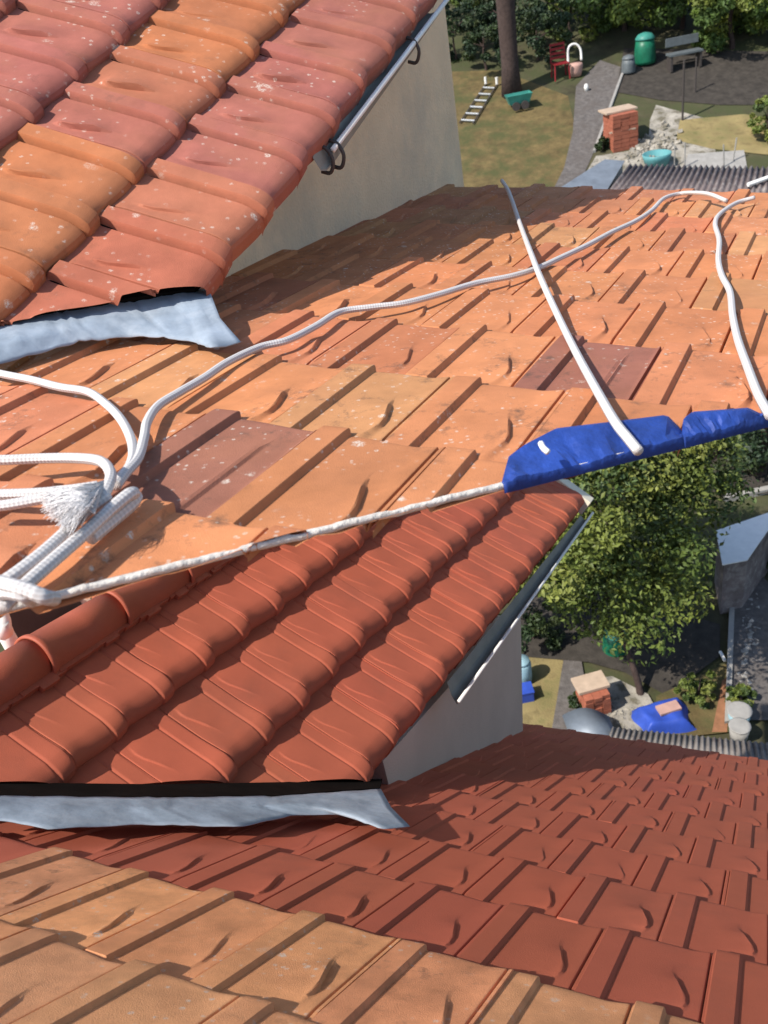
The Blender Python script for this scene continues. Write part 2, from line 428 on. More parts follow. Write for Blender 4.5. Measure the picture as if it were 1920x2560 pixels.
DARK1 = UR.uv(UR.at(545, 1160)); DARK2 = UR.uv(UR.at(1500, 930))
def dist_tile(uc, r, T): return abs(uc + .27 - T[0]) < .5 and abs(r - .5 - T[1]) < .5
def ur_kind(uc, r): return 1 if dist_tile(uc, r, DARK1) or dist_tile(uc, r, DARK2) else 0
def ur_tint(uc, r):
    if ur_kind(uc, r): return jit(BROWN, .03)
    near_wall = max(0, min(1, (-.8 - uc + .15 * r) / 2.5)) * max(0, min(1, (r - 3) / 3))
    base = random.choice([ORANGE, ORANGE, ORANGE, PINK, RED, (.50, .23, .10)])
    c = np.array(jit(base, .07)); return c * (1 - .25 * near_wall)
def hidden_under_dormer(u, r):
    v = r - .5; wall = -2.75 - (v - 2.3) * .085
    return u + .27 < wall - .75 and v > (1.1 + .9 * (u + 8) / 4.6)
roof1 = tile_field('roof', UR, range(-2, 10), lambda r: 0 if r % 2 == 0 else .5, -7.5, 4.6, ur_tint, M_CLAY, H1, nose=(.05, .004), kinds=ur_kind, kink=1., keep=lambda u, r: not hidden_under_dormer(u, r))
clip(roof1, [cut_diag, cut_left, cut_right])
# mortar bed that closes the cut edge of the tiling
mb = MB(); V = []; n = 90
for i in range(n + 1):
    x = -58 + (1962 + 58) * i / n
    p = UR.at(x, diag(x), .010); out = cut_diag[1]
    wob = .0018 * math.sin(i * 1.7) + .0015 * math.sin(i * .61 + 1)
    V += [p - out * .03 + UR.n * (-.012), p + out * .001 + UR.n * (.003 + wob), p + out * .003 + UR.n * (-.003), p + out * .001 + UR.n * (-.0085 + wob * .5), p - out * .035 - UR.n * .03]
F = []
for i in range(n):
    for j in range(5):
        a, b = i * 5 + j, i * 5 + (j + 1) % 5; F.append((a, b, b + 5, a + 5))
F += [(4, 3, 2, 1, 0), tuple(n * 5 + j for j in range(5))]
mb.add(V, F); mb.build('mortar_bed', M_MORTAR, H1, smooth=True)
inset = (cut_diag[0] - cut_diag[1] * .28, cut_diag[1])
deck('roof_deck', UR, [(-8, -3), (4.4, -3), (4.4, 8.9), (-3.6, 8.9), (-3.0, 2.3), (-3.6, 1.5), (-8, .6)], -.10, -.03, M_DARK, H1, [inset, (cut_left[0] - cut_left[1] * .05, cut_left[1]), (cut_right[0] - cut_right[1] * .02, cut_right[1])])
# eaves gutter along the far edge
e0, e1 = UR.p(-4.2, 9.05, -.02), UR.p(4.5, 9.05, -.02)
mb = MB(); ax = (e1 - e0); ln = np.linalg.norm(ax); ax /= ln
prof = [(.0, .0), (.01, -.06), (.05, -.085), (.09, -.06), (.10, .005)]
V = []
for p in (e0, e1):
    V += [p + UR.b * a * .8 + UP * b for a, b in prof] + [p + UR.b * (a * .8 + .004) + UP * (b - .004) for a, b in prof]
F = []
for j in range(4): F += [(j, j + 1, 10 + j + 1, 10 + j), (5 + j, 15 + j, 15 + j + 1, 5 + j + 1)]
F += [(4, 9, 19, 14), (0, 10, 15, 5)]
mb.add(V, F); mb.build('eaves_gutter', M_WHITE, H1)

# dormer of the first house
UDC = cut(UD, UD.at(14, 806), UD.at(528, 728), UD.at(300, 830))
UDL = cut(UD, UD.at(-70, 300), UD.at(-70, 900), UD.at(-400, 600))
MAUVE, UORG = (.345, .118, .086), (.42, .148, .064)
def ud_tint(uc, r):
    if r == 2: base = MAUVE if uc < 3.4 else (.39, .125, .07) if uc > 4.5 else (.375, .13, .074)
    elif r == 1: base = UORG if uc < 1.8 else (.39, .138, .074) if uc < 2.7 else (.36, .122, .08) if uc < 4 else UORG
    else: base = MAUVE
    return jit(base, .05)
droof1 = tile_field('dormer_roof', UD, range(-1, 3), lambda r: 0. if r % 2 == 0 else .28, -2.6, 8.3, ud_tint, M_CLAYD, H1, nose=(.22, .036), rise=.046, drop_all=.014, groove=.017, ribamp=1.15, lugamp=1.2, roll=.0)
clip(droof1, [UDC, UDL])
deck('dormer_deck', UD, [(-2.5, -1.95), (9, -1.95), (9, 1.9), (-2.5, 1.9)], -.035, -.012, M_DARK, H1,
     [(UDC[0] - UDC[1] * .03, UDC[1]), UDL])
# back slope and ridge of that dormer (out of the picture to the left)
hz = UD.b - UP * (UD.b @ UP); hz /= np.linalg.norm(hz)
bslope = -hz * math.cos(.5) - UP * math.sin(.5)
r0, r1 = UD.p(-2.4, -2.0), UD.p(.3, -2.0)
mb = MB(); mb.prism([r0, r1, r1 + bslope * .3, r0 + bslope * .3], -UP * .05); mb.build('back_slope', M_CLAY, H1)
mb = MB()
mb.tube([UD.p(-2.5, -2.02, -.02), UD.p(.4, -2.02, -.02)], .08, 14); mb.build('ridge_tile', M_CLAY, H1, smooth=True)

# its rendered side wall and front
def wall_pts(P, Q, pb1, pb2, drop=.055):
    b1, b2 = P.at(*pb1, -.03), P.at(*pb2, -.03)
    d = b2 - b1; nn = np.cross(d, UP); nn /= np.linalg.norm(nn)
    def top(b): k = (Q.n @ (Q.o - Q.n * drop - b)) / (Q.n @ UP); return b + UP * k
    return b1, b2, top(b1), top(b2), nn
b1, b2, t1, t2, nn = wall_pts(UR, UD, (520, 742), (1160, 465))
if nn @ (CAM - b1) < 0: nn = -nn
fr = -nn * 1.5
mb = MB(); mb.prism([b1 - UP * .15, b2 - UP * .15, t2, t1], -nn * .12); mb.build('dormer_wall', M_RENDER, H1)
b3 = b2 + fr; k3 = (UD.n @ (UD.o - UD.n * .055 - b3)) / (UD.n @ UP); t3 = b3 + UP * min(k3, 2.6)
dx = (b2 - b1) / np.linalg.norm(b2 - b1)
mb = MB(); mb.prism([b2 - nn * .122 - UP * .5, b3 - UP * .5, t3 - UP * .02, t2 - nn * .122 - UP * .02], -dx * .12); mb.build('front_wall', M_RENDER, H1)

def channel(P, ed, rail, name, parent, lip=.008, railh=-.035, cap=True):
    """gutter trough between the eaves edge (pixel pair) and its outer white lip (pixel pair)"""
    A = [P.at(*q, -.02) for q in ed]; C = [P.at(*q, railh) for q in rail]
    V = []; n = 10
    for i in range(n + 1):
        t = i / n; a = A[0] * (1 - t) + A[1] * t; c = C[0] * (1 - t) + C[1] * t
        dn = -UP
        mid = (a + c) / 2 + dn * .045
        for q in (a, a * .75 + c * .25 + dn * .04, mid, a * .22 + c * .78 + dn * .036, c):
            V.append(q)
        for q in (c + dn * .004, a * .22 + c * .78 + dn * .041, mid + dn * .005, a * .75 + c * .25 + dn * .045, a + dn * .005): V.append(q)
    F = [(i * 10 + j, i * 10 + (j + 1) % 10, (i + 1) * 10 + (j + 1) % 10, (i + 1) * 10 + j) for i in range(n) for j in range(10)]
    F += [tuple(range(10))[::-1], tuple(n * 10 + j for j in range(10))]
    g = MB().add(V, F).build(name, M_GUT, parent)
    MB().tube([C[0] + UP * .003, C[1] + UP * .003], lip, 10).build('lip', M_WHITE, g, smooth=True)
    return g, A, C
g1, gA, gC = channel(UD, [(1022, 0), (782, 392)], [(1120, -2), (832, 378)], 'gutter', H1, .009)
for px in ((808, 398), (835, 385), (1026, 126)):
    p = UD.at(px[0], px[1] - 8, -.05)
    MB().tube(spline([p + UP * .035 - nn * .02, p + UP * .02 + nn * .015, p - UP * .015 + nn * .03, p - UP * .05 + nn * .015, p - UP * .045 - nn * .015], 5), .006, 8).build('bracket', M_IRON, g1, smooth=True)

def flashing(name, rows, mt, parent, nseg=56):
    """rows: list of (plane, height, pixel polyline), from the top edge down"""
    G = []
    for P, h, px in rows:
        pts = [P.at(x, y, h if not isinstance(h, (list, tuple)) else h[i]) for i, (x, y) in enumerate(px)]
        L = np.cumsum([0] + [np.linalg.norm(pts[i + 1] - pts[i]) for i in range(len(pts) - 1)]); L /= L[-1]
        G.append([np.array([np.interp(t, L, [p[c] for p in pts]) for c in range(3)]) for t in np.linspace(0, 1, nseg + 1)])
    R = []
    for k in range(len(G) - 1):
        for s in range(5):
            t = s / 5; R.append([G[k][i] * (1 - t) + G[k + 1][i] * t for i in range(nseg + 1)])
    R.append(G[-1])
    V = []; m_ = nseg + 1; rg = random.Random(len(rows[0][2]) + nseg); pl = [rg.gauss(0, .0018) for _ in range(m_)]
    for j, row in enumerate(R):
        for i, p in enumerate(row):
            V.append(p + UP * (pl[i] * math.sin((j + 2) / (len(R) + 3) * 3.1) + .002 * math.sin(i * .45 + j * .3) * math.sin(j / (len(R) - 1) * 3.1) + .0012 * math.sin(i * 1.3 + j * 1.1)))
    F = [(j * m_ + i, j * m_ + i + 1, (j + 1) * m_ + i + 1, (j + 1) * m_ + i) for j in range(len(R) - 1) for i in range(nseg)]
    o = mesh_obj(name, V, F, mt, parent, smooth=True)
    md = o.modifiers.new('thick', 'SOLIDIFY'); md.thickness = .003
    return o
flashing('flashing', [
    (UD, -.04, [(-110, 838), (14, 800), (250, 742), (430, 716), (524, 728)]),
    (UR, .06, [(-110, 890), (14, 862), (250, 806), (440, 780), (552, 800)]),
    (UR, [.03, .03, .034, .03, .034, .03, .045, .04], [(-110, 945), (14, 908), (200, 855), (330, 842), (420, 846), (490, 858), (530, 872), (602, 858)])], M_ZINC, H1)

# house body: stands under the far left part of the roof, behind the repainted dormer
mb = MB(); foot = [UR.p(u, v, -.1) for u, v in ((-8.3, 6.8), (-4.9, 6.8), (-4.9, 8.7), (-8.3, 8.7))]
V = foot + [np.array([p[0], p[1], gz(p[1]) - .3]) for p in foot]
mb.add(V, [(0, 1, 2, 3), (7, 6, 5, 4)] + [(i, 4 + i, 4 + (i + 1) % 4, (i + 1) % 4) for i in range(4)]); mb.build('house_wall', M_RENDER, H1)

# ------------------------------------------------------------------ ropes
def rope(name, paths, r, label, group='white braided ropes on the orange roof', cat='rope', parent=None, k=12, n=10, edge=False):
    V = []; F = []; Wv = []
    for P in paths:
        pts = spline(P, n); nP = len(pts); off = len(V); s = 0
        ref = UR.n
        for i, p in enumerate(pts):
            t = pts[min(i + 1, nP - 1)] - pts[max(i - 1, 0)]; t /= np.linalg.norm(t) + 1e-9
            x = np.cross(t, ref); x /= np.linalg.norm(x) + 1e-9; y = np.cross(t, x)
            if i: s += np.linalg.norm(p - pts[i - 1])
            for j in range(k + 1):
                a = 2 * math.pi * j / k; V.append(p + r * (math.cos(a) * x + math.sin(a) * y)); Wv.append((s / (r * 1.6), j / k * 4, 0))
        kk = k + 1
        F += [(off + i * kk + j, off + i * kk + j + 1, off + (i + 1) * kk + j + 1, off + (i + 1) * kk + j) for i in range(nP - 1) for j in range(k)]
        F += [tuple(off + j for j in range(k))[::-1], tuple(off + (nP - 1) * kk + j for j in range(k))]
    o = mesh_obj(name, V, F, M_ROPE, parent, smooth=True, weave=Wv)
    if edge: clip(o, [(cut_diag[0] + cut_diag[1] * .004, cut_diag[1])])
    if label: tag(o, label, cat, group)
    return o
R = .0086
def on(x, y, h=.027): return UR.at(x, y, h)
rope('rope', [[on(x, y) for x, y in ((290, 1215), (312, 1185), (345, 1145), (360, 1095), (368, 1055), (395, 1015), (450, 980), (510, 945), (570, 905), (650, 868), (720, 850), (790, 815), (850, 780), (930, 768), (1010, 758), (1100, 735), (1190, 708), (1280, 690), (1345, 670), (1400, 645), (1470, 612), (1530, 580), (1590, 552), (1630, 525), (1660, 496), (1700, 484))]
              + [UR.at(1740, 482, .045), UR.at(1775, 486, .05), UR.at(1815, 502, .04)]], R, 'long white rope snaking across the whole orange roof from the knot to the eaves')
rope('rope', [[on(1255, 452, .05), on(1272, 480, .045), on(1300, 560), on(1330, 640, .05), on(1356, 705, .052), on(1400, 800), on(1445, 890), on(1500, 990, .04), UR.at(1540, 1058, .046), UR.at(1570, 1096, .042), UR.at(1596, 1128, .036)]], R, 'taut white rope crossing over the long rope and running down over the blue tarpaulin')
rope('rope', [[on(1885, 494, .04), on(1840, 508), on(1800, 535), on(1788, 560), on(1798, 600), on(1796, 650), on(1805, 690), on(1825, 730), on(1832, 790), on(1845, 850), on(1870, 920), on(1895, 985), on(1925, 1040, .03)]], R, 'short wavy white rope along the right edge, joining the long rope near the eaves')
rope('rope', [[on(-60, 920), on(14, 937), on(80, 950), on(150, 968), on(220, 980), on(265, 1010), on(300, 1045), on(325, 1090), on(333, 1130), on(325, 1165), on(300, 1195)]], R, 'white rope looping in from the left edge below the upper grey flashing')
# tied bundle with its frayed end
KB = thing('rope_bundle', UR.at(200, 1330, .02), 'knotted bundle of doubled white rope with a frayed end in the lower left corner', 'rope bundle')
rope('strand', [[on(-60, 1150, .04), on(14, 1150, .04), (on(110, 1146, .042)), on(200, 1146, .05), on(255, 1155, .06), on(277, 1185, .065), on(268, 1220, .062), on(250, 1250, .055)]], R, None, None, parent=KB)
rope('strand', [[on(-60, 1236, .04), on(14, 1236, .045), on(110, 1232, .05), on(200, 1222, .055), on(245, 1215, .055)]], R * .95, None, None, parent=KB)
rope('strand', [[on(-60, 1268, .04), on(14, 1263, .045), on(90, 1250, .05), on(160, 1238, .055), on(230, 1240, .055)]], R * .95, None, None, parent=KB)
rope('strand', [[on(-40, 1478, .03), on(20, 1448, .036), on(100, 1388, .042), on(165, 1330, .045), on(215, 1280, .05), on(270, 1240, .056)]], R * 1.05, None, None, parent=KB)
rope('strand', [[on(5, 1520, .03), on(60, 1466, .036), on(140, 1395, .04), on(215, 1330, .044), on(275, 1275, .05), on(320, 1238, .055), on(336, 1232, .05)]], R * 1.1, None, None, parent=KB)
rope('strand', [[on(225, 1345, .028), on(280, 1300, .03), on(325, 1262, .034), on(340, 1240, .036)]], R * 1.25, None, None, parent=KB)
rope('strand', [[on(-40, 1448, .055), on(20, 1462, .06), on(70, 1476, .058), on(110, 1492, .05), on(135, 1497, .03)]], R * 1.1, None, None, parent=KB)
rope('strand', [[on(-30, 1490, .04), on(20, 1482, .05), on(60, 1490, .05), on(80, 1502, .03)]], R * 1.0, None, None, parent=KB)
mb = MB()
for i in range(900):
    t = random.random(); s = random.random()
    a = UR.at(262 - 25 * s, 1200 + 85 * s, .06 + .01 * random.random())
    ex, ey = 105 + 70 * t * t + random.gauss(0, 8), 1236 + 96 * t + random.gauss(0, 8)
    f = random.uniform(.7, 1)
    bx, by = 240 + (ex - 240) * f, 1245 + (ey - 1245) * f
    mmid = UR.at(240 * .5 + bx * .5 + random.gauss(0, 5), (1235 * .5 + by * .5) - 10 + random.gauss(0, 6), .068 + random.random() * .012)
    mb.tube(spline([a, mmid, UR.at(bx, by, .045 + random.random() * .02)], 5), [.0006] * 11, 3)
mb.build('frayed_end', M_FRAY, KB, smooth=True)

# ------------------------------------------------------------------ blue tarpaulins
def tarp(name, crest, hc, foot_px, label, parent=None):
    n = 44
    def samp(px, h):
        pts = [UR.at(x, y, hh) for (x, y), hh in zip(px, h)]
        L = np.cumsum([0] + [np.linalg.norm(pts[i + 1] - pts[i]) for i in range(len(pts) - 1)]); L /= L[-1]
        return [np.array([np.interp(t, L, [p[c] for p in pts]) for c in range(3)]) for t in np.linspace(0, 1, n + 1)]
    Cr = samp(crest, hc); Ft = samp(foot_px, [.014] * len(foot_px))
    rg = random.Random(len(crest)); crease = [rg.gauss(0, .0022) for _ in range(n + 1)]; crease = [crease[i // 3 * 3] for i in range(n + 1)]
    away = UR.b; hs = np.interp(np.linspace(0, 1, n + 1), np.linspace(0, 1, len(hc)), hc)
    rows = [[c - UR.n * (h + .02) + away * .07 for c, h in zip(Cr, hs)], [c + away * .016 - UR.n * .003 for c in Cr], Cr]
    for s in (.2, .4, .6, .8, 1):
        rows.append([c * (1 - s) + f * s + UR.n * (crease[i] * min(1, s * 2) + (.004 * math.sin(i * .31 + s * 4) if (i // 4) % 2 else -.002) * math.sin(min(s, 1) * math.pi)) for i, (c, f) in enumerate(zip(Cr, Ft))])
    rows.append([f + cut_diag[1] * .004 - UR.n * .016 for f in Ft])
    V = [p for r in rows for p in r]; k = n + 1
    F = []
    for j in range(len(rows) - 1):
        for i in range(n):
            a, b, c, d = j * k + i, j * k + i + 1, (j + 1) * k + i + 1, (j + 1) * k + i
            F += [(a, b, c), (a, c, d)] if (i + j) % 2 else [(a, b, d), (b, c, d)]
    o = mesh_obj(name, V, F, M_TARP, parent, smooth=True)
    o.data.set_sharp_from_angle(angle=math.radians(20))
    md = o.modifiers.new('thick', 'SOLIDIFY'); md.thickness = .003
    return o
T1 = tag(tarp('tarpaulin', [(1258, 1209), (1276, 1143), (1310, 1118), (1385, 1079), (1460, 1070), (1560, 1058), (1662, 1045), (1685, 1068), (1706, 1097)], [.005, .02, .028, .034, .034, .034, .03, .015, .005],
     [(1258, diag(1258) - 3), (1275, diag(1275) - 3), (1400, diag(1400) - 3), (1560, diag(1560) - 3), (1706, diag(1706) - 3)], ''), 'larger folded blue tarpaulin at the roof edge, under the taut white rope', 'tarpaulin', 'blue tarpaulins')
MB().tube(spline([UR.at(1352, 1108, .062), UR.at(1358, 1120, .060), UR.at(1371, 1131, .056)], 5), .005, 6).build('eyelet_tie', M_WHITE, T1, smooth=True)
tag(tarp('tarpaulin', [(1708, 1092), (1712, 1050), (1730, 1037), (1800, 1032), (1868, 1027), (1895, 1040), (1930, 1048)], [.005, .03, .034, .034, .034, .02, .01],
     [(1708, diag(1708) - 3), (1800, diag(1800) - 3), (1930, diag(1930) - 3)], ''), 'smaller rolled blue tarpaulin with an open end, beside the right edge', 'tarpaulin', 'blue tarpaulins')

# ================================================================== REPAINTED HOUSE
PAINT = (.42, .103, .054)
fb = LR.p(3, 4)
H2 = thing('house', (fb[0], fb[1], 0), 'house with its roof freshly painted brick red, a few bare ochre tiles left', 'house')
def bare(uc, r): return (r == 1 and uc > -.4) or (r < 1 and uc > -.6 + 0 * r)
def lr_out(uc, r): return uc < 9.2 and r <= 12
sh2 = lambda r: 0 if r % 2 else .5
def pt(uc, r): return jit(PAINT, .012)
roof2 = tile_field('painted_roof', LR, range(-3, 13), sh2, -4.5, 8.5, pt, M_PAINT, H2, nose=(.05, .004), keep=lambda u, r: not bare(u, r), smoothpaint=.62, rise=.012, drop_all=.028)
OCH = [(.69, .315, .145), (.70, .30, .135), (.66, .29, .14), (.71, .31, .14)]
bareo = tile_field('bare_tiles', LR, range(-3, 2), sh2, -4.5, 8.5, lambda u, r: jit(random.choice(OCH), .06), M_BARE, H2, nose=(.05, .004), keep=bare, smoothpaint=.72, rise=.015, drop_all=.030)
bareo['label'] = 'ochre tiles still unpainted'
deck('roof_deck', LR, [(-4.4, -3), (8.6, -3), (8.6, 11.8), (-4.4, 11.8)], -.13, -.055, M_DARK, H2)
cor = [LR.p(u, v, -.16) for u, v in ((-4, -3), (8.3, -3), (8.3, 11), (-4, 11))]
V = cor + [np.array([p[0], p[1], -.2]) for p in cor]
MB().add(V, [(0, 1, 2, 3), (7, 6, 5, 4)] + [(i, 4 + i, 4 + (i + 1) % 4, (i + 1) % 4) for i in range(4)]).build('house_wall', M_RENDER2, H2)

# dormer
LDC = cut(LD, LD.at(14, 1972), LD.at(950, 1962), LD.at(400, 2100))
ld_sh = {1: 0., 2: .35, 3: .7, 0: .5}
droof2 = tile_field('dormer_roof', LD, range(1, 4), lambda r: ld_sh.get(r, 0), -15.2, 4.5, pt, M_PAINT, H2, nose=(.24, .054), rise=.062, drop_all=.016, groove=.003, ribamp=.10, lugamp=.42, roll=.013, edge=.1, gap=.004)
cut_top = (LD.p(-15.15, 0), -LD.a)
clip(droof2, [LDC, cut_top])
deck('dormer_deck', LD, [(-15.1, 0.02), (5, 0.02), (5, 2.95), (-15.1, 2.95)], -.05, -.012, M_RIDGE, H2, [(LDC[0] - LDC[1] * .01, LDC[1])])
hz = LD.b - UP * (LD.b @ UP); hz /= np.linalg.norm(hz)
bsl = -hz * math.cos(.6) - UP * math.sin(.6)
r0, r1 = LD.p(-15.1, -.02, -.01), LD.p(3.2, -.02, -.01)
MB().prism([r0, r1, r1 + bsl * 1.15, r0 + bsl * 1.15], -UP * .05).build('back_slope', M_RIDGE, H2)
# ridge tiles, each overlapping the next
ul = 3.0; first = None
ridge_n = 12
for i in range(ridge_n):
    u_a, u_b = ul - i * 1.55, ul - (i + 1) * 1.55 - .1
    A, Bp = LD.p(u_a, -.10, .0), LD.p(u_b, -.10, .0)
    ax = (Bp - A); ln = np.linalg.norm(ax); ax /= ln
    x = np.cross(ax, LD.n); x /= np.linalg.norm(x); up = LD.n
    V = []; ks = 18
    prof = [(0, .084), (.02, .0855), (.04, .0845), (.06, .078), (.5, .075), (1, .072)]
    for t, r in prof:
        p = A + ax * (ln * t)
        for j in range(ks + 1):
            a = -.25 + (math.pi + .5) * j / ks; V.append(p + r * (math.cos(a) * x + math.sin(a) * up))
    kk = ks + 1
    F = [(q * kk + j, q * kk + j + 1, (q + 1) * kk + j + 1, (q + 1) * kk + j) for q in range(len(prof) - 1) for j in range(ks)]
    o = mesh_obj('ridge_tile', V, F, M_RIDGE, H2, smooth=True)
    md = o.modifiers.new('thick', 'SOLIDIFY'); md.thickness = .012
# lumps of bedding under the ridge
mb = MB()
for i in range(150):
    u = 3 - 18 * i / 150 + random.gauss(0, .05); s = random.uniform(.012, .028)
    p = LD.p(u, .10 + random.gauss(0, .02), .012)
    mb.box(p, LD.a * s * 1.4, LD.b * s, LD.n * s * .6)
mb.build('ridge_bedding', M_RIDGE, H2)
# cream barge board on the far gable
p0, p1 = LD.p(-15.30, -.15, .0), LD.p(-15.30, 3.10, .0)
cc_ = (p0 + p1) / 2
MB().box(cc_ - LD.n * .02, (p1 - p0) / 2, LD.a * .045, LD.n * .055).build('barge_board', M_CREAM, H2, bevel=.004)
# wall under the eaves
b1, b2, t1, t2, nn2 = wall_pts(LR, LD, (975, 1975), (1302, 1836))
if nn2 @ (CAM - b1) < 0: nn2 = -nn2
def on_wall(x, y): d = rayw(x, y); k = (nn2 @ (b2 - CAM)) / (nn2 @ d); return CAM + d * k
tt = on_wall(1301, 1500)
kk_ = (LD.n @ (LD.o - LD.n * .055 - t2)) / (LD.n @ UP)
wp = [b1 - UP * .2, b2 - UP * .25, tt, t2, t1]
wl = MB(); wl.prism([b1 - UP * .2, b2 - UP * .25, on_wall(1302, 1545), t2 if False else on_wall(1262, 1560), t1], -nn2 * .12); wl.build('dormer_wall', M_RENDER2, H2)
dx2 = (b2 - b1) / np.linalg.norm(b2 - b1)
g3 = [b2 - nn2 * .125 - UP * .6, b2 - nn2 * 1.6 - UP * .6, on_wall(1302, 1545) - nn2 * 1.6, on_wall(1302, 1545) - nn2 * .125]
MB().prism(g3, -dx2 * .12).build('front_wall', M_RENDER2, H2)
g2, _, _ = channel(LD, [(1452, 1288), (1118, 1706)], [(1482, 1283), (1146, 1756)], 'gutter', H2, .008)
flashing('flashing', [
    (LR, .055, [(-110, 1992), (14, 1992), (400, 1996), (700, 1992), (952, 1974)]),
    (LR, .048, [(-110, 2020), (14, 2020), (400, 2024), (700, 2015), (978, 2022)]),
    (LR, [.028, .028, .03, .028, .03, .028, .028, .045, .04], [(-110, 2050), (14, 2053), (120, 2074), (350, 2062), (600, 2068), (740, 2038), (870, 2038), (950, 2073), (1024, 2068)])], M_ZINC, H2)

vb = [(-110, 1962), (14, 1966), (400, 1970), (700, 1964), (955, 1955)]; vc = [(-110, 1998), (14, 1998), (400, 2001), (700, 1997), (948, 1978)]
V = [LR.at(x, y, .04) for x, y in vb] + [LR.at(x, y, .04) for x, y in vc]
o = mesh_obj('tile_edge_shade', V, [(i, i + 1, 6 + i, 5 + i) for i in range(4)], M_DARK, H2); o.modifiers.new('thick', 'SOLIDIFY').thickness = .012  # near-black strip: shadow under the dormer tile edge, put in as colour

# things beyond the ridge on the left
def back_at(x, y, off=0.):
    n = np.cross(bsl, LD.a); n /= np.linalg.norm(n)
    if n[2] < 0: n = -n
    return n
pz = 3.9
q = [DP(-60, 1480, pz), DP(186, 1440, pz + .5), DP(190, 1640, pz + .35), DP(-60, 1760, pz - .1)]
top = [DP(-60, 1480, pz), DP(186, 1440, pz + .5)]
hd = np.array([*(rayw(60, 1500)[:2]), 0]); hd /= np.linalg.norm(hd)
tag(MB().add([top[0], top[1], top[1] + hd * .3, top[0] + hd * .3] + [np.array([v[0], v[1], -.1]) for v in (top[0], top[1], top[1] + hd * .3, top[0] + hd * .3)],
             [(0, 1, 2, 3), (7, 6, 5, 4), (0, 4, 5, 1), (1, 5, 6, 2), (2, 6, 7, 3), (3, 7, 4, 0)]).build('clad_wall', M_SLATE, None), 'dark slate grey clad wall beyond the red ridge tiles', 'wall')
c0, c1 = DP(172, 1438, pz + .36), DP(196, 1433, pz + .36)
tag(MB().add([c0, c1, c1 + hd * .05, c0 + hd * .05] + [np.array([v[0], v[1], -.1]) for v in (c0, c1, c1 + hd * .05, c0 + hd * .05)],
             [(0, 1, 2, 3), (7, 6, 5, 4), (0, 4, 5, 1), (1, 5, 6, 2), (2, 6, 7, 3), (3, 7, 4, 0)]).build('post', M_CREAM, None), 'cream post at the right edge of the dark grey clad wall', 'post')
pp = [DP(-20, 1528, pz - .05), DP(4, 1545, pz - .05), DP(15, 1585, pz - .05)]
tag(MB().tube(spline(pp + [np.array([pp[2][0], pp[2][1], pp[2][2] - .25]), np.array([pp[2][0], pp[2][1], 4.])], 6), .035, 14).build('vent_pipe', M_WHITE, None, smooth=True), 'white curved pipe in front of the dark grey clad wall', 'pipe')

# ================================================================== GROUND AND GARDENS
def sheet(name, mt, pts, kind='structure'):
    o = mesh_obj(name, pts, [tuple(range(len(pts)))], mt); o['kind'] = kind; return o
ys = [-60, SLOPE0, SLOPE0 + 9.5 / SLOPE, 500]
V = []
for y in ys: V += [(-400, y, gz(y)), (400, y, gz(y))]
g = mesh_obj('ground', V, [(0, 1, 3, 2), (2, 3, 5, 4), (4, 5, 7, 6)], M_GROUND); g['kind'] = 'structure'
_lift = [0.004]
def patch(name, mt, px):
    _lift[0] += .004
    P = [GP(x, y, _lift[0]) for x, y in px]
    return sheet(name, mt, P)
# upper garden
patch('lawn', M_LAWN, [(1100, 180), (1250, 175), (1420, 240), (1440, 330), (1420, 420), (1380, 500), (1100, 560)])
patch('path', M_PATH, [(1440, 215), (1500, 150), (1560, 170), (1515, 290), (1480, 390), (1440, 480), (1370, 500), (1410, 420), (1432, 330)])
patch('soil', M_SOIL, [(1560, 120), (1990, 130), (1990, 262), (1800, 262), (1650, 250), (1540, 230)])
patch('rubble', M_RUBBLE, [(1640, 262), (1780, 300), (1790, 390), (1700, 440), (1460, 440), (1490, 390), (1620, 370), (1625, 300)])
patch('straw_grass', M_STRAW, [(1700, 300), (1860, 285), (1950, 300), (1950, 390), (1780, 372), (1690, 350)])
patch('paving', M_CONC, [(1720, 385), (1860, 375), (1870, 430), (1700, 440)])
# lower garden
patch('straw_grass', M_STRAW, [(1290, 1640), (1390, 1620), (1412, 1660), (1395, 1760), (1380, 1850), (1285, 1850)])
patch('path', M_PATH, [(1410, 1640), (1450, 1630), (1462, 1700), (1452, 1790), (1430, 1850), (1375, 1850), (1392, 1750)])
patch('soil', M_SOIL, [(1290, 1490), (1500, 1480), (1800, 1560), (1800, 1640), (1720, 1700), (1660, 1735), (1560, 1680), (1470, 1655), (1290, 1640)])
patch('rubble', M_RUBBLE, [(1462, 1700), (1530, 1690), (1620, 1735), (1640, 1770), (1620, 1860), (1420, 1850), (1450, 1790)])
patch('lawn', M_LAWN, [(1640, 1740), (1730, 1700), (1830, 1650), (1822, 1830), (1640, 1850)])
patch('gravel_walk', M_PATH, [(1838, 1450), (1906, 1440), (1960, 1500), (1960, 1800), (1820, 1800)])
patch('rusty_strip', M_RUST, [(1806, 1700), (1824, 1690), (1818, 1830), (1780, 1830)])
patch('soil', M_SOIL, [(1700, 1060), (1990, 1000), (1990, 1230), (1800, 1240), (1700, 1180)])

def size(p, px): return px / FOC * np.linalg.norm((p - CAM) @ (B.T @ np.array([0, 0, 1.])) if False else ((B.T @ (p - CAM))[2]))

